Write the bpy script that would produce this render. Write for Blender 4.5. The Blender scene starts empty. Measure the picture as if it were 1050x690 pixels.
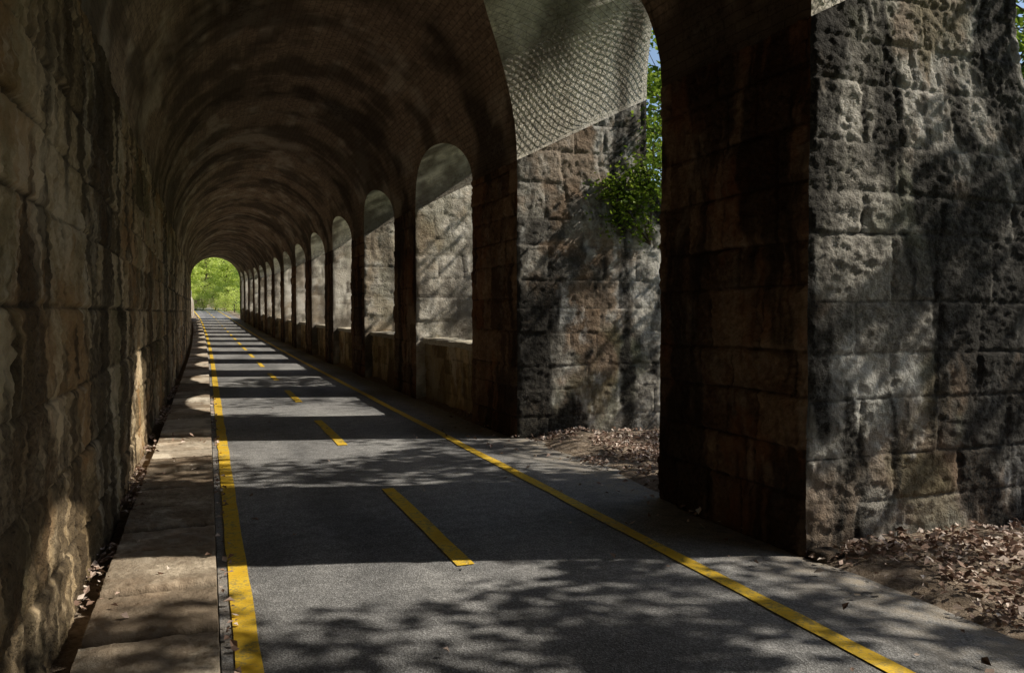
import bpy, math, random
import numpy as np
from mathutils import Vector
random.seed(7); rng=np.random.default_rng(7)
scene=bpy.context.scene
scene.view_settings.view_transform='Standard'; scene.view_settings.look='None'; scene.view_settings.exposure=0

# ---------------- noise ----------------
def h2(ix,iy,s):
    a=(ix.astype(np.int64)*374761393+iy.astype(np.int64)*668265263+s*974634777)&0xFFFFFFFF
    a=((a^(a>>13))*1274126177)&0xFFFFFFFF
    a=((a^(a>>16))*2246822519)&0xFFFFFFFF
    return ((a^(a>>15))&0xFFFFFF)/float(0xFFFFFF)
def vn(x,y,s=0):
    x=np.asarray(x,float);y=np.asarray(y,float)
    ix=np.floor(x);iy=np.floor(y);fx=x-ix;fy=y-iy
    fx=fx*fx*(3-2*fx);fy=fy*fy*(3-2*fy)
    a=h2(ix,iy,s);b=h2(ix+1,iy,s);c=h2(ix,iy+1,s);d=h2(ix+1,iy+1,s)
    return (a*(1-fx)+b*fx)*(1-fy)+(c*(1-fx)+d*fx)*fy
def fbm(x,y,s=0,o=4,g=.55):
    r=0;a=.5;t=0
    for i in range(o):
        c,sn=math.cos(.6*i+.3),math.sin(.6*i+.3)
        r=r+a*vn((x*c-y*sn)*2**i+i*7.3,(x*sn+y*c)*2**i+i*3.1,s+i);t+=a;a*=g
    return r/t
def fbs(x,y,s=0,o=4,g=.55):
    r=0;a=.5;t=0
    for i in range(o):
        r=r+a*vn(x*2**i+i*7.3,y*2**i+i*3.1,s+i);t+=a;a*=g
    return r/t
def sst(e0,e1,x):
    t=np.clip((x-e0)/(e1-e0),0,1);return t*t*(3-2*t)

def bend(P):
    P=np.array(P,float).reshape(-1,3)
    y=P[:,1];t=np.clip((y-20)/60,0,1)
    lin=np.clip((y-80)/60,0,2)*2
    P[:,0]+=-.75*(t*t+lin*1.5)
    P[:,2]+=1.0*(t*t+np.minimum(lin,1.2))
    return P

def mk(name,V,F,mat,parent=None,attrs=None,smooth=True,uv=None,dobend=True):
    if dobend: V=bend(V)
    me=bpy.data.meshes.new(name)
    F=np.asarray(F)
    n=len(V);m=len(F);k=F.shape[1]
    me.vertices.add(n);me.vertices.foreach_set('co',np.asarray(V,dtype=np.float32).ravel())
    me.loops.add(m*k);me.loops.foreach_set('vertex_index',F.astype(np.int32).ravel())
    me.polygons.add(m);me.polygons.foreach_set('loop_start',np.arange(0,m*k,k,dtype=np.int32))
    me.polygons.foreach_set('use_smooth',np.full(m,smooth))
    me.update(calc_edges=True)
    if attrs:
        for a,v in attrs.items():
            at=me.attributes.new(a,'FLOAT','POINT');at.data.foreach_set('value',np.asarray(v,dtype=np.float32))
    if uv is not None:
        l=me.uv_layers.new(name='UVMap');l.data.foreach_set('uv',np.asarray(uv,dtype=np.float32)[F.ravel()].ravel())
    me.validate()
    ob=bpy.data.objects.new(name,me);scene.collection.objects.link(ob)
    if mat: me.materials.append(mat)
    if parent: ob.parent=parent
    return ob
def empty(name,loc=(0,0,0)):
    e=bpy.data.objects.new(name,None);e.location=loc;e.empty_display_size=.3
    scene.collection.objects.link(e);return e

# ---------------- shader helpers ----------------
class NT:
    def __init__(s,name):
        s.m=bpy.data.materials.new(name);s.m.use_nodes=True;s.t=s.m.node_tree;s.t.nodes.clear()
        s.out=s.n('ShaderNodeOutputMaterial');s.b=s.n('ShaderNodeBsdfPrincipled')
        s.l(s.b.outputs[0],s.out.inputs[0])
        s.tc=s.n('ShaderNodeTexCoord')
    def n(s,t,**k):
        x=s.t.nodes.new(t)
        for a,b in k.items(): setattr(x,a,b)
        return x
    def l(s,a,b): s.t.links.new(a,b)
    def noise(s,scale,detail=3,rough=.6,stretch=None,off=None):
        v=s.tc.outputs['Object']
        if stretch or off:
            mp=s.n('ShaderNodeMapping')
            if off: mp.inputs['Location'].default_value=off
            if stretch: mp.inputs['Scale'].default_value=stretch
            s.l(v,mp.inputs[0]);v=mp.outputs[0]
        x=s.n('ShaderNodeTexNoise');x.inputs['Scale'].default_value=scale;x.inputs['Detail'].default_value=detail
        x.inputs['Roughness'].default_value=rough
        s.l(v,x.inputs['Vector']);return x.outputs[0]
    def ramp(s,f,stops):
        r=s.n('ShaderNodeValToRGB');e=r.color_ramp.elements
        while len(e)<len(stops): e.new(.5)
        for i,(p,c) in enumerate(stops):
            e[i].position=p
            if not isinstance(c,(tuple,list)): c=(c,c,c)
            e[i].color=(*c,1)
        s.l(f,r.inputs[0]);return r.outputs[0]
    def mix(s,f,a,b,mode='MIX'):
        x=s.n('ShaderNodeMix',data_type='RGBA',blend_type=mode)
        s.put(f,x.inputs[0]);s.put(a,x.inputs[6]);s.put(b,x.inputs[7]);return x.outputs[2]
    def put(s,v,i):
        if isinstance(v,(int,float)): i.default_value=v if i.type=='VALUE' else (v,v,v,1)
        elif isinstance(v,(tuple,list)): i.default_value=(*v,1) if len(v)==3 else v
        else: s.l(v,i)
    def math(s,op,a,b=0.0):
        x=s.n('ShaderNodeMath',operation=op);s.put(a,x.inputs[0]);s.put(b,x.inputs[1]);return x.outputs[0]
    def attr(s,name):
        x=s.n('ShaderNodeAttribute');x.attribute_name=name;return x.outputs['Fac']
    def bump(s,h,strength,dist,prev=None):
        x=s.n('ShaderNodeBump');x.inputs['Strength'].default_value=strength;x.inputs['Distance'].default_value=dist
        s.l(h,x.inputs['Height'])
        if prev is not None: s.l(prev,x.inputs['Normal'])
        return x.outputs[0]
    def fin(s,col,rough=.9,nrm=None,spec=.3):
        s.put(col,s.b.inputs['Base Color']);s.put(rough,s.b.inputs['Roughness'])
        s.b.inputs['Specular IOR Level'].default_value=spec
        if nrm is not None: s.l(nrm,s.b.inputs['Normal'])
        return s.m

def stone(name,dark,mid,light,joint,streakc,streak=.85,white=.5,whitec=(.55,.55,.53),rust=(.2,.1,.05),rusta=.6,moss=.0,bs=.9):
    s=NT(name)
    n=s.noise(26,4,.75)
    t=s.math('ADD',s.attr('tone'),s.math('MULTIPLY',s.math('SUBTRACT',n,.5),.9))
    c=s.ramp(t,[(.18,dark),(.5,mid),(.85,light)])
    nd=s.math('MULTIPLY',s.math('SUBTRACT',n,.5),1.6)
    def am(a,k):
        v=s.attr(a);w=s.math('ADD',v,s.math('MULTIPLY',nd,s.math('MULTIPLY',v,.8)))
        x=s.math('MULTIPLY',w,k);x.node.use_clamp=True;return x
    c=s.mix(am('rust',rusta),c,rust)
    if moss: c=s.mix(am('moss',moss),c,(.07,.085,.03))
    c=s.mix(am('lite',white),c,whitec)
    c=s.mix(am('dark',streak),c,streakc)
    c=s.mix(s.ramp(s.attr('joint'),[(0.,.85),(.8,0.)]),c,joint)
    b=s.bump(n,bs,.035)
    return s.fin(c,.88,b,.22)
AT=('tone','joint','dark','lite','rust','moss')
M_out=stone('grey_stone_weathered',(.075,.069,.062),(.27,.25,.222),(.56,.53,.485),(.032,.027,.023),(.018,.0155,.013),.93,.5,(.66,.655,.64),(.25,.155,.09),.55,.4)
M_pale=stone('far_pier_stone_lit',(.24,.215,.185),(.60,.55,.475),(.82,.77,.69),(.14,.12,.10),(.09,.075,.06),.65,.6,(.86,.83,.77),(.44,.31,.18),.4,.3)  # lighter copy of the pier stone, raking light on far bays painted in
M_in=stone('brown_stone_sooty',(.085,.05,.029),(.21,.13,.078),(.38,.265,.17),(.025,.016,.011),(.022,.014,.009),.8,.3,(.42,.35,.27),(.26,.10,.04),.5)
M_left=stone('ochre_stone_wall',(.14,.10,.055),(.385,.285,.165),(.64,.50,.33),(.028,.02,.013),(.04,.027,.016),.8,.45,(.68,.58,.44),(.38,.21,.09),.55,.3)
M_par=stone('plastered_parapet',(.26,.18,.08),(.63,.47,.24),(.80,.66,.42),(.25,.18,.11),(.09,.06,.03),.5,.6,(.80,.73,.56))
M_slab=stone('slab_stone',(.30,.24,.18),(.58,.49,.385),(.76,.68,.57),(.008,.006,.004),(.16,.12,.085),.5,.45,(.78,.72,.62),(.42,.29,.19),.35,0,.5)

def brickmat(name,c1,c2,mort,dirt_shade,dk,whitec,wh):
    s=NT(name)
    br=s.n('ShaderNodeTexBrick')
    n=s.noise(16,4,.78)
    sc=s.n('ShaderNodeVectorMath',operation='SCALE');sc.inputs['Scale'].default_value=.035
    cmb=s.n('ShaderNodeCombineXYZ');s.l(n,cmb.inputs[0]);s.l(n,cmb.inputs[1])
    vm=s.n('ShaderNodeVectorMath',operation='ADD')
    s.l(cmb.outputs[0],sc.inputs[0]);s.l(s.tc.outputs['UV'],vm.inputs[0]);s.l(sc.outputs[0],vm.inputs[1]);s.l(vm.outputs[0],br.inputs['Vector'])
    br.inputs['Color1'].default_value=(*c1,1);br.inputs['Color2'].default_value=(*c2,1);br.inputs['Mortar'].default_value=(*mort,1)
    br.inputs['Scale'].default_value=1;br.inputs['Brick Width'].default_value=.26;br.inputs['Row Height'].default_value=.075
    br.inputs['Mortar Size'].default_value=.007;br.inputs['Mortar Smooth'].default_value=.6;br.inputs['Bias'].default_value=-.1
    c=br.outputs['Color']
    c=s.mix(.9,c,s.ramp(n,[(.3,.4),(.5,1.),(.7,1.5)]),'MULTIPLY')
    nd=s.math('MULTIPLY',s.math('SUBTRACT',n,.5),1.6)
    def am(a,k):
        v=s.attr(a);w=s.math('ADD',v,s.math('MULTIPLY',nd,s.math('MULTIPLY',v,.9)))
        x=s.math('MULTIPLY',w,k);x.node.use_clamp=True;return x
    c=s.mix(am('lite',wh),c,whitec)
    c=s.mix(am('dark',dk),c,dirt_shade)
    b=s.bump(s.math('SUBTRACT',n,s.math('MULTIPLY',br.outputs['Fac'],.4)),.8,.03)
    return s.fin(c,.9,b,.2)
M_vault=brickmat('vault_brick_soot_shade',(.38,.285,.205),(.28,.205,.148),(.25,.19,.14),(.055,.04,.028),.85,(.62,.54,.44),.6)
M_lun=brickmat('lunette_brick_limewashed',(.72,.67,.585),(.60,.55,.475),(.52,.475,.41),(.12,.098,.075),.8,(.86,.82,.75),.75)

def asphalt():
    s=NT('asphalt')
    vo=s.n('ShaderNodeTexVoronoi');vo.inputs['Scale'].default_value=120;s.l(s.tc.outputs['Object'],vo.inputs['Vector'])
    n=s.noise(7,4,.72)
    c=s.ramp(s.attr('tone'),[(.25,(.165,.165,.171)),(.75,(.30,.297,.30))])
    c=s.mix(.5,c,s.ramp(n,[(.35,.6),(.65,1.3)]),'MULTIPLY')
    c=s.mix(.75,c,s.ramp(vo.outputs['Color'],[(.1,.5),(.5,.95),(.9,1.9)]),'MULTIPLY')
    dn=s.math('MULTIPLY',s.attr('edge'),s.ramp(n,[(.35,0.),(.62,1.)]))
    c=s.mix(dn,c,(.36,.31,.25))
    return s.fin(c,.85,s.bump(vo.outputs['Distance'],.6,.007),.3)
M_as=asphalt()
def paint():
    s=NT('yellow_road_paint')
    w=s.noise(30,4,.8);w2=s.noise(5,3,.6,off=(3,3,3))
    c=s.ramp(w2,[(.3,(.72,.44,.03)),(.7,(.90,.62,.065))])
    wear=s.ramp(s.math('ADD',s.math('MULTIPLY',w,.65),s.math('MULTIPLY',w2,.35)),[(.50,0.),(.60,.75)])
    c=s.mix(wear,c,(.26,.22,.13))
    return s.fin(c,.7,s.bump(w,.4,.008),.3)
M_yel=paint()
def groundm():
    s=NT('leafy_dirt')
    n=s.noise(14,5,.8);g=s.noise(.4,3,.6,off=(9,9,9))
    c=s.ramp(n,[(.3,(.14,.105,.075)),(.5,(.30,.235,.18)),(.7,(.50,.42,.35))])
    c=s.mix(s.attr('green'),c,s.ramp(g,[(.3,(.05,.10,.015)),(.7,(.13,.2,.03))]))
    return s.fin(c,.95,s.bump(n,.9,.05),.1)
M_gr=groundm()
def leafm(name,stops,transl=.0,rough=.7):
    s=NT(name)
    c=s.ramp(s.attr('tone'),stops)
    s.fin(c,rough,None,.2)
    if transl>0:
        t=s.n('ShaderNodeBsdfTranslucent');s.l(c,t.inputs[0])
        mx=s.n('ShaderNodeMixShader');mx.inputs[0].default_value=transl
        s.l(s.b.outputs[0],mx.inputs[1]);s.l(t.outputs[0],mx.inputs[2]);s.l(mx.outputs[0],s.out.inputs[0])
    return s.m
M_litter=leafm('dead_leaves',[(0,(.12,.07,.05)),(.3,(.33,.22,.17)),(.65,(.54,.41,.35)),(1,(.76,.67,.60))])
M_leaf=leafm('green_leaves',[(0,(.07,.12,.012)),(.5,(.18,.28,.03)),(1,(.34,.42,.06))],.45,.5)
M_leafy=leafm('sunlit_exit_leaves',[(0,(.32,.42,.06)),(.5,(.68,.78,.18)),(1,(.88,.92,.38))],.35,.5)  # brighter copy of the green leaves, sunlight at the exit put into the colour
def barkm():
    s=NT('bark');n=s.noise(12,4,.7,stretch=(3,3,.5));c=s.ramp(n,[(.3,(.05,.035,.025)),(.7,(.2,.16,.12))])
    return s.fin(c,.95,s.bump(n,1,.04),.1)
M_bark=barkm()
def wirem():
    s=NT('galvanised_wire');n=s.noise(9,2,.6);c=s.ramp(n,[(.3,(.12,.10,.08)),(.7,(.30,.28,.25))])
    s.b.inputs['Metallic'].default_value=.3
    return s.fin(c,.6,None,.3)
M_wire=wirem()
M_rock=stone('cliff_rock',(.3,.27,.22),(.52,.48,.41),(.7,.66,.58),(.2,.18,.15),(.10,.09,.07),.4,.3)
def capm():
    s=NT('coping_stone');n=s.noise(18,4,.8);c=s.ramp(n,[(.3,(.36,.31,.24)),(.65,(.78,.72,.59))])
    return s.fin(c,.9,s.bump(n,.7,.02),.2)
M_cap=capm()

# ---------------- stone panels ----------------
def lay(W,H,course,block,r):
    vb=[0.]
    while vb[-1]<H: vb.append(vb[-1]+r.uniform(*course))
    rows=[]
    for i in range(len(vb)):
        b=[-r.uniform(0,block[0])]
        while b[-1]<W+.01: b.append(b[-1]+r.uniform(*block))
        rows.append(np.array(b))
    return np.array(vb),rows
def weather(u,v,seed,flat=False):
    k=1. if flat else .15
    wb=(fbm(u*1.5,v*1.5,seed+39,4)-.5)*.35
    st=fbs((u+wb)*3.2,v*3.2*k,seed+40,6,.64);ga=fbm(u*.8,v*.6,seed+50,4)
    dark=sst(.475,.58,st*.65+ga*.35)
    lt=fbs((u+wb)*4.6+5,v*4.6*(1. if flat else .4),seed+60,6,.72);gl=fbm(u*.9+3,v*.9,seed+61,4)
    lite=sst(.53,.64,lt*.6+gl*.4)
    rust=sst(.5,.62,fbm(u*1.7,v*1.3,seed+70,5,.6))
    moss=sst(.53,.65,fbm(u*1.3,v*.9,seed+80,5,.6))
    return dark,lite,rust,moss
def panel(O,U,V,N,W,H,cell,course=(.28,.46),block=(.35,.8),depth=.018,rough=.03,seed=0,top=None,cellv=None,irr=.02,us=None,fade=(1,1,1,1),layout=None,jw=.017,boff=.010,pw=.04,flat=False,big=.03,shiftx=None,smear=.5,tv=.5):
    r=random.Random(seed)
    O=np.array(O,float);U=np.array(U,float);V=np.array(V,float);N=np.array(N,float)
    if us is None: us=np.linspace(0,W,max(2,int(W/cell)+1))
    vs=np.linspace(0,H,max(2,int(H/(cellv or cell))+1))
    uu,vv=np.meshgrid(us,vs);nu=len(us);nv=len(vs)
    u=uu.ravel();v=vv.ravel()
    vb,rows=layout or lay(W,H,course,block,r)
    uw=u+(fbm(u*2.2,v*2.2,seed+5,3)-.5)*irr*4;vw=v+(fbm(u*1.5+9,v*1.5,seed+8,3)-.5)*irr*4
    ci=np.clip(np.searchsorted(vb,vw,'right')-1,0,len(vb)-2)
    dv=np.minimum(vw-vb[ci],vb[ci+1]-vw)
    bi=np.zeros_like(ci);du=np.zeros_like(u)
    for c in range(len(vb)-1):
        k=ci==c
        if not k.any(): continue
        b=rows[c];j=np.clip(np.searchsorted(b,uw[k],'right')-1,0,len(b)-2)
        bi[k]=j;du[k]=np.minimum(uw[k]-b[j],b[j+1]-uw[k])
    d=np.minimum(du,dv)+(vn(u*14,v*14,seed+3)-.5)*.012+(vn(u*30,v*30,seed+4)-.5)*.006
    bt=h2(bi.astype(float),ci.astype(float),seed+11)
    off=h2(bi.astype(float),ci.astype(float),seed+12)
    sm=sst(.52,.62,fbm(u*1.1,v*1.1,seed+13,3))*smear
    jt=1-(1-sst(0.0,jw,d))*(1-sm);prof=sst(0,pw,d)
    tx=h2(bi.astype(float),ci.astype(float),seed+14)-.5;tz=h2(bi.astype(float),ci.astype(float),seed+15)-.5
    tilt=(tx*np.sin(u*9)+tz*np.cos(v*9))*.012
    if flat: tilt=0
    h=depth*(.55*jt+.45*prof)+(off-.5)*2*boff*jt+tilt*jt+(fbm(u*5,v*6,seed+22,6,.68)-.5)*rough*1.6*(.3+.7*jt)+(fbm(u*24,v*24,seed+21,3,.8)-.5)*rough*.9
    h=h+(fbm(u*.7,v*.7,seed+30,3)-.5)*big
    e=np.ones_like(u);ew=.03
    if fade[0]: e*=sst(0,ew,u)
    if fade[1]: e*=sst(0,ew,W-u)
    if fade[2]: e*=sst(0,.02,v)
    if fade[3]: e*=sst(0,.02,H-v)
    h=h*e
    tone=.5+(bt-.5)*tv+(fbm(u*1.1,v*1.1,seed+31,5)-.5)*.8+(fbm(u*9,v*9,seed+32,4,.7)-.5)*.5
    dark,lite,rust,moss=weather(u,v,seed,flat)
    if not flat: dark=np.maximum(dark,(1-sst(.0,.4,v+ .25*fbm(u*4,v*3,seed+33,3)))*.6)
    if top is not None: v=np.minimum(v,top(u))
    P=O+u[:,None]*U+v[:,None]*V+h[:,None]*N
    if shiftx is not None: P=shiftx(P)
    i,j=np.meshgrid(np.arange(nu-1),np.arange(nv-1));a=(j*nu+i).ravel()
    F=np.stack([a,a+1,a+nu+1,a+nu],1)
    if np.dot(np.cross(U,V),N)<0: F=F[:,::-1]
    if top is not None:
        z=v; keep=~((np.abs(z[F[:,0]]-z[F[:,3]])<1e-6)&(np.abs(z[F[:,1]]-z[F[:,2]])<1e-6))
        F=F[keep]
    return P,F,np.stack([tone,jt,dark,lite,rust,moss])
def warp(P,a=.014):
    P=P.copy();x,y,z=P.T
    dx=(fbm(z*3+y*.7,y*1.9+3,91,5,.65)-.5)*a*2;dy=(fbm(z*3.3+5+x*.7,x*1.9+8,92,5,.65)-.5)*a*2
    P[:,0]+=dx;P[:,1]+=dy;return P
def join(name,parts,mat,parent,wa=.014):
    V=[];F=[];A=[];o=0
    for P,f,at in parts:
        V.append(P);F.append(f+o);A.append(at);o+=len(P)
    V=np.concatenate(V)
    if wa: V=warp(V,wa)
    A=np.concatenate(A,1)
    return mk(name,V,np.concatenate(F),mat,parent,dict(zip(AT,A)))
def plainattr(V,seed=0):
    V=np.array(V);u=V[:,0]+V[:,1];v=V[:,2]
    d=weather(u,v,seed);return dict(zip(AT,[.5+(fbm(u*3,v*3,seed,5)-.5),np.ones(len(V)),d[0],d[1],d[2],d[3]]))

XL=-.72;XR=3.65;XC=(XL+XR)/2;R=(XR-XL)/2;ZS=3.5;XO=5.5
PIT=5.2;Y0=4.15;PW=1.8;SL=.5;HW=(PIT-PW)/2;ZT=7.4
def rise(k): return 1.8 if k<=-1 else 2.35 if k==0 else .9
K0,K1=-3,14
YA=Y0+PIT*K0;YB=Y0+PIT*K1+PW
gal=empty('stone_arched_gallery')

segs=[(YA,2.2,.06),(2.2,8.5,.0135),(8.5,16,.026),(16,34,.05),(34,YB,.10)]
r=random.Random(3);vb,rows=lay(YB-YA,ZS,(.34,.52),(.55,1.3),r)
us=[];parts=[]
for a,b,c in segs: us+=list(np.arange(a,b-1e-6,c))
us.append(YB);us=np.array(us)-YA
for a,b,c in segs:
    uu=us[(us>=a-YA-1e-6)&(us<=b-YA+1e-6)]
    if abs(uu[-1]-(b-YA))>1e-6: uu=np.append(uu,b-YA)
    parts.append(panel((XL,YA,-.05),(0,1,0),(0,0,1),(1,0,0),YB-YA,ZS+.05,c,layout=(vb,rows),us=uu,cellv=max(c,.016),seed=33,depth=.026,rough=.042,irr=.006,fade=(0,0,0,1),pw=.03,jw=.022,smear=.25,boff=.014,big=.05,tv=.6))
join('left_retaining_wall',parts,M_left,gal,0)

def batter(P):
    P=P.copy();t=np.clip((P[:,0]-XR)/(XO-XR),0,1.2)
    P[:,0]+=t*.5*(1-sst(2.3,3.7,P[:,2]));return P
def pier(k):
    y=Y0+PIT*k;y1=y+PW
    c=.0135 if k==0 else .02 if k==1 else .035 if k in(2,3) else .07
    if k<0: c=.08
    top=lambda u: ZS+SL*u
    D=XO-XR;H=ZS+SL*D
    r=random.Random(50+k);vb=[0.]
    while vb[-1]<H: vb.append(vb[-1]+r.uniform(.26,.46))
    rows=[]
    for i in range(len(vb)):
        b=[0,(.56 if i%2 else .33)+r.uniform(-.03,.05)]
        while b[-1]<D+.05: b.append(b[-1]+r.uniform(.22,.62))
        rows.append(np.array(b))
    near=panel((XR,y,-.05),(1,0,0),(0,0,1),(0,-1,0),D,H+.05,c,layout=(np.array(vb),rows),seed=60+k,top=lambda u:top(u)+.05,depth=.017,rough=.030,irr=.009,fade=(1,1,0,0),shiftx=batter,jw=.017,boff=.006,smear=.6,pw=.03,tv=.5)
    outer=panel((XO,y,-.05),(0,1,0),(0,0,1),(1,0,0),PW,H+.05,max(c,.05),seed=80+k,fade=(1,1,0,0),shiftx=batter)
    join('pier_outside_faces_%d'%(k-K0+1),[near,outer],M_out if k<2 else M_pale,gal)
    far=panel((XR,y1,-.05),(1,0,0),(0,0,1),(0,1,0),D,H+.05,max(c,.04),seed=90+k,top=lambda u:top(u)+.05,fade=(1,1,0,0),shiftx=batter)
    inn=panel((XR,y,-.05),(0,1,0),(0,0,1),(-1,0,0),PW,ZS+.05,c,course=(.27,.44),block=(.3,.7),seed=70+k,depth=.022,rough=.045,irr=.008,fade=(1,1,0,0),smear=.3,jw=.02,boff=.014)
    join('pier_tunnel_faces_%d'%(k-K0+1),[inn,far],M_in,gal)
for k in range(K0,K1+1): pier(k)

def acol(s,rs):
    lo,hi=0,math.pi/2
    for _ in range(40):
        m=(lo+hi)/2
        if R*math.sin(m)+SL*R*(1-math.cos(m))>rs*s: hi=m
        else: lo=m
    return lo
cols=[];NP=32
for k in range(K0,K1+1):
    y=Y0+PIT*k
    for t in np.linspace(0,PW,13): cols.append((y+t,0.,0.,0.))
    if k<K1:
        yc=y+PW+HW
        for i in range(1,NP):
            ph=math.pi*(1-i/NP);s=math.sin(ph);cols.append((yc+HW*math.cos(ph),s,acol(s,rise(k)),rise(k)))
NA=90
cy=np.array([c[0] for c in cols]);ca=np.array([c[2] for c in cols])
tt=np.linspace(0,1,NA+1)
AL=math.pi+(ca[:,None]-math.pi)*tt[None,:];Yc=np.repeat(cy[:,None],NA+1,1)
edge=np.minimum(1,np.minimum(np.arange(NA+1)/4,(NA-np.arange(NA+1))/4))[None,:]
RR=R+((fbm(Yc*1.1,AL*3,44,4)-.5)*.09+(fbm(Yc*6,AL*14,45,3)-.5)*.02)*edge
V=np.stack([XC+RR*np.cos(AL),Yc,ZS+RR*np.sin(AL)],2).reshape(-1,3)
UV=np.stack([Yc,R*(math.pi-AL)],2).reshape(-1,2)
nA=NA+1
j,i=np.meshgrid(np.arange(len(cols)-1),np.arange(NA),indexing='ij');a=(j*nA+i).ravel()
F=np.stack([a,a+1,a+nA+1,a+nA],1)
uu=UV[:,0];vv_=UV[:,1]
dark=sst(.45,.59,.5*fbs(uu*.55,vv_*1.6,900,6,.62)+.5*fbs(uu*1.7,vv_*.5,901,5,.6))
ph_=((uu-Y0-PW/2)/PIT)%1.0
dark=np.clip(dark*.8+.5*sst(.36,.5,np.abs(ph_-.5)+ (fbm(uu*2,vv_*2,905,4)-.5)*.2),0,1)  # shaded bands over the piers painted darker, on top of the soot
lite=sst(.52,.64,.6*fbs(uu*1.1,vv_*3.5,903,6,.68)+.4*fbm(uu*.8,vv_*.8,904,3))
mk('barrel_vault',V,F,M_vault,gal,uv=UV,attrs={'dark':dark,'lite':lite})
V=[];UV=[];F=[];base=0;NX=24
for k in range(K0,K1):
    yc=Y0+PIT*k+PW+HW;arc=0;prev=None;rs=rise(k)
    for i in range(NP+1):
        ph=math.pi*(1-i/NP);s=max(0,math.sin(ph)) if 0<i<NP else 0.;a=acol(s,rs) if s>0 else 0.
        xg=XC+R*math.cos(a);y=yc+HW*math.cos(ph)
        if prev: arc+=math.hypot(y-prev[0],rs*s-prev[1])
        prev=(y,rs*s)
        for m in range(NX+1):
            x=xg+(XO-xg)*m/NX
            V.append((x,y,ZS+rs*s+SL*(x-XR)));UV.append((x,arc))
    for i in range(NP):
        for m in range(NX):
            a=base+i*(NX+1)+m;F.append((a,a+NX+1,a+NX+2,a+1))
    base=len(V)
U_=np.array(UV);Vn=np.array(V)
dark=sst(.45,.58,.6*fbm(U_[:,0]*1.8,Vn[:,1]*3,910,6,.68)+.4*fbm(U_[:,0]*.8,Vn[:,1],911,3))
lite=sst(.48,.6,fbm(U_[:,0]*2,Vn[:,1]*3,912,6,.65))
mk('opening_arch_soffits',V,np.array(F),M_lun,gal,uv=UV,attrs={'dark':dark,'lite':lite})

# wire netting hung just below the soffit of the two tall arches
def ribbons(S,N,L1,L2,sp,w,name,parent):
    V=[];F=[]
    def pt(a,b): return np.array(S(a,b))
    n1=int((L1+L2)/sp)
    for sg in(1,-1):
        for q in range(n1+1):
            c=q*sp
            pts=[]
            for t in np.arange(0,L2+.01,.12):
                a=(c-t) if sg>0 else (c-L2+t)
                if 0<=a<=L1: pts.append(pt(a/L1,t/L2)+N(a/L1,t/L2)*(.022+.012*math.sin(a*3.1+t*2.3)))
            if len(pts)<2: continue
            o=len(V)
            for i_,p in enumerate(pts):
                d=pts[min(i_+1,len(pts)-1)]-pts[max(i_-1,0)];d/=np.linalg.norm(d)+1e-9
                s_=np.cross(d,N(.5,.5));s_/=np.linalg.norm(s_)+1e-9
                V+= [p-s_*w/2,p+s_*w/2]
            for i_ in range(len(pts)-1): F.append((o+2*i_,o+2*i_+1,o+2*i_+3,o+2*i_+2))
    return mk(name,np.array(V),np.array(F),M_wire,parent,smooth=False)
def netfor(k):
    yc=Y0+PIT*k+PW+HW;rs=rise(k)
    def S(a,b):
        ph=math.pi*(1-min(max(a,.01),.99));s=math.sin(ph);al=acol(s,rs);xg=XC+R*math.cos(al)
        x=xg+(XO-xg)*(.01+.98*b);return (x,yc+HW*math.cos(ph),ZS+rs*s+SL*(x-XR))
    def N(a,b):
        ph=math.pi*(1-a);v=np.array([.35,-math.cos(ph)*rs,-math.sin(ph)*HW-.2]);return v/np.linalg.norm(v)
    ribbons(S,N,6.4,2.4,.11,.006,'wire_netting_%d'%(k+2),gal)
netfor(0);netfor(-1)

V=[];F=[];zo=ZS+SL*(XO-XR)
for (y,s,a,rs) in cols: V+= [(XO,y,zo+rs*s),(XO,y,ZT)]
for j in range(len(cols)-1): F.append((2*j,2*j+2,2*j+3,2*j+1))
mk('outer_facade',V,np.array(F),M_out,gal,attrs=plainattr(V),smooth=False)
for yy,nm in((YA,'portal_front'),(YB,'portal_exit')):
    V=[];F=[]
    xs=[XL-1.2,XL]+[XC-R*math.cos(math.pi*i/30) for i in range(1,30)]+[XR,XO]
    for i,x in enumerate(xs):
        z=ZS+math.sqrt(max(0,R*R-(x-XC)**2)) if XL<=x<=XR else (ZS if x<XL else zo)
        V+=[(x,yy,z),(x,yy,ZT)]
    for i in range(len(xs)-1): F.append((2*i,2*i+2,2*i+3,2*i+1))
    mk(nm,V,np.array(F),M_out,gal,attrs=plainattr(V),smooth=False)
ys=np.linspace(YA,YB,40);V=[];F=[]
for y in ys: V+=[(XL-2.5,y,ZT+.35),(XL-2.5,y,ZT),(XO+.15,y,ZT),(XO+.15,y,ZT+.35)]
for j in range(len(ys)-1):
    for i in range(4):
        a=j*4+i;b=j*4+(i+1)%4;F.append((a,b,b+4,a+4))
mk('roof_slab',V,np.array(F),M_out,gal,attrs=plainattr(V),smooth=False)

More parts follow.
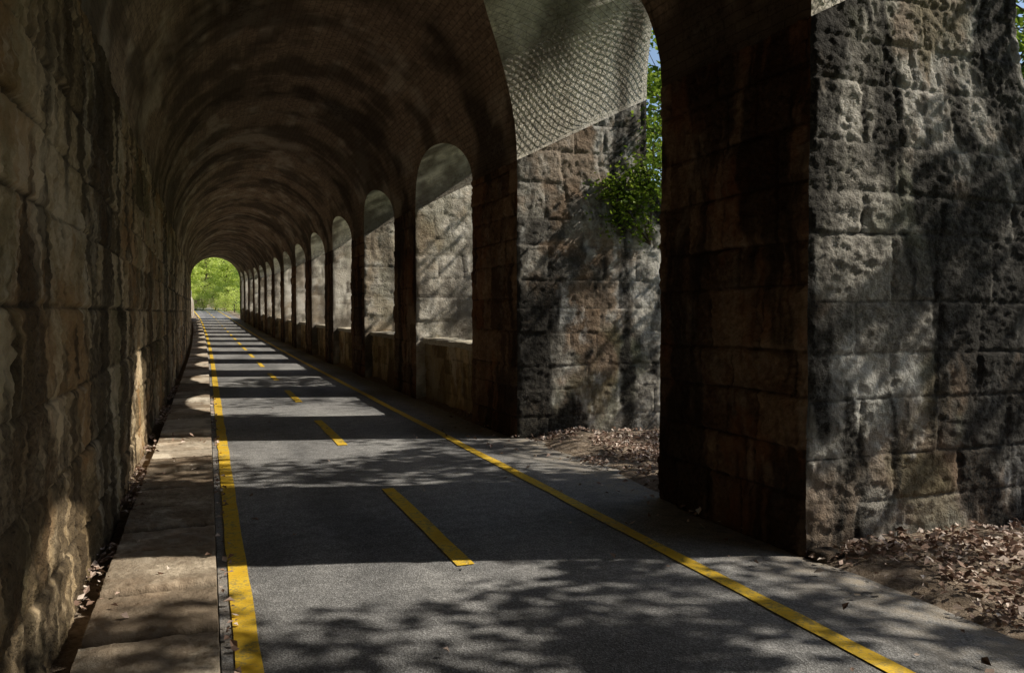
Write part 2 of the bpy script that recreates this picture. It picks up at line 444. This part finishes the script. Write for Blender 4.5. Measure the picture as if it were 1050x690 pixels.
for k in range(1,K1):
    y=Y0+PIT*k+PW;L=PIT-PW;c=.03 if k<3 else .06
    a=panel((3.84,y,-.05),(0,1,0),(0,0,1),(-1,0,0),L,1.07,c,course=(.25,.5),block=(.4,1.0),seed=200+k,depth=.006,rough=.035,fade=(0,0,0,0),boff=.003)
    b=panel((4.24,y,-.05),(0,1,0),(0,0,1),(1,0,0),L,1.07,.08,seed=230+k,fade=(0,0,0,0))
    join('parapet_%d'%k,[a,b],M_par,gal,0)
    V=[];F=[];n=30
    prof=[(3.79,1.02),(3.785,1.09),(3.81,1.115),(4.27,1.12),(4.295,1.09),(4.29,1.02)]
    for i in range(n+1):
        yy=y+.004+(L-.008)*i/n
        for q,(px,pz) in enumerate(prof):
            V.append((px+(float(vn(yy*6,q*3.3,300+k))-.5)*.03,yy,pz+(float(vn(yy*5,q*5.1,330+k))-.5)*.03))
    m=len(prof)
    for i in range(n):
        for q in range(m):
            a=i*m+q;b=i*m+(q+1)%m;F.append((a,b,b+m,a+m))
    mk('parapet_coping_%d'%k,V,np.array(F),M_cap,gal)

# ---------------- road, paint, slabs ----------------
ysr=np.concatenate([np.arange(-14,20,.1),np.arange(20,79,.5),np.arange(79,200,2.)])
def redge(y):
    e=3.60+(fbm(y*1.7,y*0+2,400,4)-.5)*.14
    w=np.clip(1-np.abs(y-7.75)/2.3,0,1);e=e+.4*sst(0,.5,w)
    w=np.clip(1-np.abs(y-2.4)/2.4,0,1);e=e+.08*sst(0,.5,w)
    return e
nx=30
T=np.linspace(0,1,nx+1)[None,:];YY=np.repeat(ysr[:,None],nx+1,1);XX=.045+(redge(ysr)[:,None]-.045)*T
ZZ=.012-.01*(T>.98)-.008*(np.abs(XX-1.5)/2)**2+(vn(XX*1.2,YY*.8,401)-.5)*.008
E=np.clip((XX-2.95)/.7,0,1)*.95+np.clip(.3-XX,0,1)*2.2
TN=.5+(fbs(XX*1.1,YY*.45,402,5)-.5)*1.3+(fbs(XX*3,YY*.12,403,3)-.5)*.5
j,i=np.meshgrid(np.arange(len(ysr)-1),np.arange(nx),indexing='ij');a=(j*(nx+1)+i).ravel()
mk('road',np.stack([XX,YY,ZZ],2).reshape(-1,3),np.stack([a,a+1,a+nx+2,a+nx+1],1),M_as,attrs={'edge':E.ravel(),'tone':TN.ravel()})
def strip(xc,w,ya,yb,z=.019,amp=.006):
    n=max(4,int((yb-ya)/.12)) if yb<25 else max(6,int((yb-ya)/.5));V=[];F=[]
    for i in range(n+1):
        y=ya+(yb-ya)*i/n
        for s_ in(-1,0,1):
            x=xc+s_*w/2+(float(vn(y*3,s_*7.7+xc,410))-.5)*amp*2
            V.append((x,y,z-.008*(abs(x-1.5)/2)**2+(float(vn(x*1.2,y*.8,401))-.5)*.008))
    for i in range(n):
        for q in(0,1):
            a=i*3+q;F.append((a,a+1,a+4,a+3))
    return V,F
def addstrips(name,lst):
    V=[];F=[]
    for v,f in lst:
        o=len(V);V+=v;F+=[tuple(i+o for i in q) for q in f]
    return mk(name,V,np.array(F),M_yel)
rm=empty('road_marking')
for nm,l in (('edge_line_a',[strip(.16,.115,-14,20),strip(.16,.115,20,160)]),('edge_line_b',[strip(2.84,.11,-14,20),strip(2.84,.11,20,160)]),('centre_dashes',[strip(1.5,.115,4.72+4.82*i,7.05+4.82*i) for i in range(-3,24)])):
    addstrips(nm,l).parent=rm
r=random.Random(9);L=YB-YA;b=[0.]
while b[-1]<L+1: b.append(b[-1]+r.uniform(.5,.95))
lay1=(np.array([-.06,.655,1.5]),[np.array(b)]*3)
segs2=[(YA,2.,.1),(2.,9,.012),(9,18,.025),(18,YB,.12)]
parts=[]
for a,bb,c in segs2:
    uu=np.append(np.arange(a,bb-1e-6,c),bb)-YA
    P=panel((-.56,YA,.02),(0,1,0),(1,0,0),(0,0,1),L,.595,c,layout=lay1,us=uu,cellv=min(c,.03),seed=500,depth=.05,rough=.014,irr=.006,fade=(0,0,0,0),jw=.065,pw=.06,boff=.014,flat=True,big=.02,smear=0,tv=1.1)
    parts.append(P);n=len(uu)
    for sl,sgn in((slice(-n,None),1),(slice(0,n),-1)):
        q=P[0][sl];V=np.concatenate([q,q*np.array([1,1,0])+np.array([.006*sgn,0,-.05])])
        a_=np.arange(n-1);Fq=np.stack([a_,a_+1,a_+1+n,a_+n],1)
        parts.append((V,Fq,np.concatenate([P[2][:,sl],P[2][:,sl]],1)))
join('stone_slab_walkway',parts,M_slab,None,0)

# ---------------- ground ----------------
def axis(lo,dl,dh,hi,step,g=1.35):
    a=list(np.arange(dl,dh+1e-6,step));s=step
    while a[-1]<hi: s*=g;a.append(a[-1]+s)
    s=step
    while a[0]>lo: s*=g;a.insert(0,a[0]-s)
    return np.array(a)
def gh(x,y):
    ing=sst(YA-3,YA,y)*(1-sst(YB-1,YB+6,y))
    d1=np.clip(-x-1.1,0,None);d2=np.clip(-x-2.6,0,None)
    hill=ing*np.where(d1<1.4,d1*5.4,7.6+(d1-1.4)*.55)+(1-ing)*d2*.8
    hill=np.minimum(hill,60)
    rough=sst(3.6,4.0,x)*((fbm(x*1.3,y*1.3,600,4)-.30)*.22)
    dn=-np.clip(x-7.5,0,40)*.16
    far=sst(0,1,(np.abs(x-1.5)-8)/20)*(fbm(x*.08,y*.08,601,4)-.4)*5
    back=sst(125,230,y)*45
    return -.035+.03*sst(3.5,3.9,x)+hill+rough+dn*sst(7,9,x)+far+back
gx=axis(-400,-3,9,400,.12);gy=axis(-300,-3,14,600,.12)
gy=np.unique(np.concatenate([gy[(gy<16)],np.arange(16,110,.6),np.arange(112,640,12.)]))
X,Y=np.meshgrid(gx,gy);x=X.ravel();y=Y.ravel();Z=gh(x,y)
nu=len(gx);nv=len(gy)
i,j=np.meshgrid(np.arange(nu-1),np.arange(nv-1));a=(j*nu+i).ravel()
green=np.clip(sst(6.5,9,x)+sst(1.2,2.2,-x)+sst(YB,YB+5,y)*sst(.3,1.5,np.abs(x-1.8)-1.8),0,1)
mk('ground',np.stack([x,y,Z],1),np.stack([a,a+1,a+nu+1,a+nu],1),M_gr,attrs={'green':green})

def leaves(pts,size,tilt,seed):
    rg=np.random.default_rng(seed);n=len(pts)
    s=rg.uniform(size[0],size[1],n);yaw=rg.uniform(0,6.283,n)
    nrm=np.stack([rg.normal(0,tilt,n),rg.normal(0,tilt,n),np.ones(n)],1);nrm/=np.linalg.norm(nrm,axis=1)[:,None]
    t=np.stack([np.cos(yaw),np.sin(yaw),np.zeros(n)],1);t-=nrm*(t*nrm).sum(1)[:,None];t/=np.linalg.norm(t,axis=1)[:,None]
    b=np.cross(nrm,t);cu=rg.uniform(-.1,.35,n)
    w=rg.uniform(.5,.8,n)*.5*s
    A=pts-t*(s/2)[:,None];C=pts+t*(s/2)[:,None]
    up=nrm*(cu*s)[:,None]
    B=pts+b*w[:,None]+up-t*(s*.08)[:,None];D=pts-b*w[:,None]+up-t*(s*.08)[:,None]
    V=np.stack([A,B,C,D],1).reshape(-1,3);k=np.arange(n)*4
    F=np.concatenate([np.stack([k,k+1,k+2],1),np.stack([k,k+2,k+3],1)])
    return V,F,np.repeat(rg.uniform(0,1,n),4)
rg=np.random.default_rng(4)
pts=[]
def scat(n,x0,x1,y0,y1,cond=None,zoff=.02):
    x=rg.uniform(x0,x1,n);y=rg.uniform(y0,y1,n)
    if cond is not None:
        k=cond(x,y);x=x[k];y=y[k]
    z=np.maximum(gh(x,y),-.0)+zoff+rg.uniform(0,.03,len(x));pts.append(np.stack([x,y,z],1))
den=lambda x,y: rg.uniform(0,1,len(x))<sst(3.55,4.1,x)*(.12+1.5*sst(.35,.65,fbm(x*1.6,y*1.6,700,4)))
scat(50000,3.6,8.0,-1,12,lambda x,y:den(x,y)&~((x<5.6)&(((y>4.1)&(y<6.0))|((y>9.3)&(y<11.2)))))
scat(1500,-.7,-.53,1,20,lambda x,y:fbm(x*3,y*1.1,701,3)>.48,.03)
scat(60,-.5,0,1.5,16,lambda x,y:fbm(x*2,y*1.4,705,3)>.5,.075)
scat(160,.05,.13,1,16,None,.015)
scat(600,2.6,3.75,0,12,lambda x,y:rg.uniform(0,1,len(x))<((x-2.5)/1.4)**2,.02)
scat(30,.2,2.8,0,14,None,.02)
P=np.concatenate(pts);V,F,T=leaves(P,(.025,.07),.5,5)
mk('leaf_litter',V,F,M_litter,attrs={'tone':T},smooth=False)

def rocks(name,lst,mat,seed=0,sub=3):
    e=empty(name)
    import bmesh
    for q,(c,s) in enumerate(lst):
        bm=bmesh.new();bmesh.ops.create_icosphere(bm,subdivisions=sub,radius=1)
        co=np.array([v.co[:] for v in bm.verts])
        d=1+.5*(fbm(co[:,0]*1.5+q*9,co[:,1]*1.5+co[:,2]*2.1,800+seed,4)-.5)
        co=np.sign(co)*np.abs(co)**.6*d[:,None]*np.array(s)+np.array(c)
        F=np.array([[v.index for v in f.verts] for f in bm.faces]);bm.free()
        mk('stone_%d'%(q+1),co,F,mat,e,plainattr(co,q))
    return e
rocks('fallen_stones',[((3.75,4.06,.015),(.10,.07,.05)),((5.0,3.9,.03),(.06,.05,.035))],M_out,1)
rocks('rock_outcrop',[((-1.25,85,1.0),(.9,2.5,1.9)),((-2.2,88,1.6),(1.5,3,3.6)),((-1.7,93,1.0),(1.2,2,2.4))],M_rock,2,4)

# ---------------- trees ----------------
def tube(pts,rad,seg=7):
    pts=np.array(pts);V=[];F=[]
    for i,p in enumerate(pts):
        d=pts[min(i+1,len(pts)-1)]-pts[max(i-1,0)];d/=np.linalg.norm(d)+1e-9
        a=np.cross(d,[.3,.9,.1]);a/=np.linalg.norm(a);b=np.cross(d,a)
        for q in range(seg):
            t=2*math.pi*q/seg;V.append(p+rad[i]*(a*math.cos(t)+b*math.sin(t)))
    for i in range(len(pts)-1):
        for q in range(seg):
            a_=i*seg+q;b_=i*seg+(q+1)%seg;F.append((a_,b_,b_+seg,a_+seg))
    return V,F
def treemesh(seed,h=9,cr=(2.6,2.6,2.8),ncl=60,per=75,leaf=(.09,.16),base=.35,spr=(.3,.62),mat=None,limb=.7):
    rg=np.random.default_rng(seed);V=[];F=[]
    def add(vf):
        o=len(V);V.extend(vf[0]);F.extend([tuple(i+o for i in q) for q in vf[1]])
    tp=[np.array([0,0,-.4])];n=8
    for i in range(1,n+1): tp.append(np.array([rg.normal(0,.10)*i*.4,rg.normal(0,.10)*i*.4,h*.85*i/n]))
    add(tube(tp,[.015*h*(1-.9*i/n)+.015 for i in range(n+1)],9))
    cz=h*(base+(1-base)/2);C=[]
    while len(C)<ncl:
        p=rg.uniform(-1,1,3);rr=np.linalg.norm(p)
        if rr>1 or rr<.25: continue
        C.append(np.array([p[0]*cr[0],p[1]*cr[1],cz+p[2]*cr[2]]))
    L=[]
    for c in C:
        zi=max(h*.22,min(h*.8,c[2]-.35*np.linalg.norm(c[:2])))
        k=min(n-1,int(zi/(h*.85)*n));st=tp[k]+(tp[k+1]-tp[k])*(zi/(h*.85)*n-k)
        mid=(st+c)/2+rg.normal(0,.2,3)*min(1,h/8);add(tube([st,mid,c],[.04*limb,.022*limb,.006],4))
        m=int(per*rg.uniform(.5,1.4));sp=rg.uniform(*spr)
        q=rg.normal(0,1,(m,3));q/=np.linalg.norm(q,axis=1)[:,None];q*=(rg.uniform(0,1,m)**.5)[:,None]*sp*np.array([1.3,1.3,.6])
        L.append(c+q)
    L=np.concatenate(L);lv,lf,lt=leaves(L,leaf,.9,seed+1)
    a=mk('wood',V,np.array(F),M_bark,dobend=False).data
    b=mk('leaf',lv,lf,mat or M_leaf,attrs={'tone':lt},smooth=False,dobend=False).data
    for o in list(scene.collection.objects):
        if o.data in(a,b): bpy.data.objects.remove(o)
    return a,b
TM=[treemesh(11,11.5,(3.0,2.8,3.4),70,95,(.12,.2),base=.38),treemesh(22,9.6,(3.1,3.3,2.3),70,100,(.11,.19),base=.42,spr=(.25,.6)),treemesh(33,11,(2.6,2.8,3.2),42,85,(.12,.2),base=.4),
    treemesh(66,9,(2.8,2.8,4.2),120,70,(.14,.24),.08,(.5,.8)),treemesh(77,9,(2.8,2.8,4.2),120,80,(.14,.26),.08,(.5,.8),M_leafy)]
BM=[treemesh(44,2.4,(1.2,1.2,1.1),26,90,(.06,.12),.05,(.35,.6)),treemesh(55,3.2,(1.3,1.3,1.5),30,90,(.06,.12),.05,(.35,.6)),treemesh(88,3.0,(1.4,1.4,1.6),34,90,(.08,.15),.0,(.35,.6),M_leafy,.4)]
def put(name,tm,x,y,s=1,rz=0,dz=0):
    p=bend([[x,y,float(gh(np.array([x]),np.array([y]))[0])+dz]])[0]
    e=empty(name,p);e.rotation_euler=(0,0,rz);e.scale=(s,s,s)
    for nm,me in(('trunk_and_limbs',tm[0]),('crown',tm[1])):
        o=bpy.data.objects.new(nm,me);scene.collection.objects.link(o);o.parent=e
R_=random.Random(5)
for x,y,t,s in [(10.5,-5.2,2,.95),(9.8,.2,1,.98),(10.4,5.2,1,1.0),(10.8,11.,2,.9),(13.5,19,2,.95),(15,28,2,1.),(15,38,2,1.),(15.5,51,0,1.),(15,62,2,1.),(22,3,1,1.2),(24,14,0,1.1),(10.4,16.2,3,.95),(14.5,10.6,3,.95)]:
    put('deciduous_tree',TM[t],x,y,s,R_.uniform(0,6))
for x,y,s in [(-3.6,104,.8),(-.8,109,.9),(1.8,113,1.),(4.2,106,.8),(-5.5,112,1.1),(-1,122,1.3),(4.5,120,1.2),(7,102,.8),(-6.5,98,.9),(1.5,130,1.4),(-6,130,1.5),(-4.5,90,.6)]:
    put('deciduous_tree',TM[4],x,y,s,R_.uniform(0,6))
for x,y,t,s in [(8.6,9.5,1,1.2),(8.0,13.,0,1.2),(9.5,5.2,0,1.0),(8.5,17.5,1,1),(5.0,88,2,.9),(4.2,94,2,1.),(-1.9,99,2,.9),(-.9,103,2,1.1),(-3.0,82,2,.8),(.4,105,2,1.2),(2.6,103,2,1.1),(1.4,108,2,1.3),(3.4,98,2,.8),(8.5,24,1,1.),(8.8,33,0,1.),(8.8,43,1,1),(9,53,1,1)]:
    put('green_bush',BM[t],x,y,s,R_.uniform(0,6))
V=[];F=[]
cl=[(5.3,3.15,.22,380),(5.1,3.0,.19,260),(5.4,2.75,.15,150),(5.4,3.4,.17,200),(4.9,3.15,.13,120),(5.0,2.75,.10,60),(5.5,3.3,.2,200),(5.55,4.1,.14,90)]
L=[];rg=np.random.default_rng(8)
for x,z,s,n in cl:
    q=rg.normal(0,1,(n,3))*np.array([s,s*.5,s*.85]);q[:,1]=-np.abs(q[:,1])
    L.append(np.array([x,Y0+PIT-.05,z])+q)
iv=empty('ivy_plant')
lv,lf,lt=leaves(np.concatenate(L),(.04,.08),.9,9)
mk('ivy_leaves',lv,lf,M_leaf,iv,{'tone':lt},False)
VV=[];FF=[]
for x,z,s,n in cl:
    v,f=tube([(5.56,Y0+PIT-.02,2.5),( (x+5.5)/2+.03,Y0+PIT-.07,(z+2.5)/2),(x,Y0+PIT-.12,z)],[.010,.007,.004],5);o=len(VV);VV+=list(v);FF+=[tuple(i+o for i in q) for q in f]
mk('ivy_stems',VV,np.array(FF),M_bark,iv)

# ---------------- light ----------------
ts=Vector((1,-.31,.90)).normalized()
sun=bpy.data.lights.new('sun','SUN');sun.energy=5;sun.angle=math.radians(.5);sun.color=(1,.92,.77)
so=bpy.data.objects.new('sun',sun);scene.collection.objects.link(so);so.rotation_euler=ts.to_track_quat('Z','Y').to_euler()
w=bpy.data.worlds.new('World');scene.world=w;w.use_nodes=True
nt=w.node_tree;bg=nt.nodes['Background'];sk=nt.nodes.new('ShaderNodeTexSky');sk.sky_type='NISHITA';sk.sun_disc=False
sk.sun_elevation=math.asin(ts.z);sk.sun_rotation=math.atan2(ts.x,ts.y)
nt.links.new(sk.outputs[0],bg.inputs[0]);bg.inputs[1].default_value=.14
cam=bpy.data.cameras.new('camera');cam.lens=28;cam.sensor_width=36;cam.clip_end=2000
co=bpy.data.objects.new('camera',cam);scene.collection.objects.link(co);co.location=(0,0,1.6)
co.rotation_euler=(math.radians(90-1.75),0,math.radians(-20.96));scene.camera=co
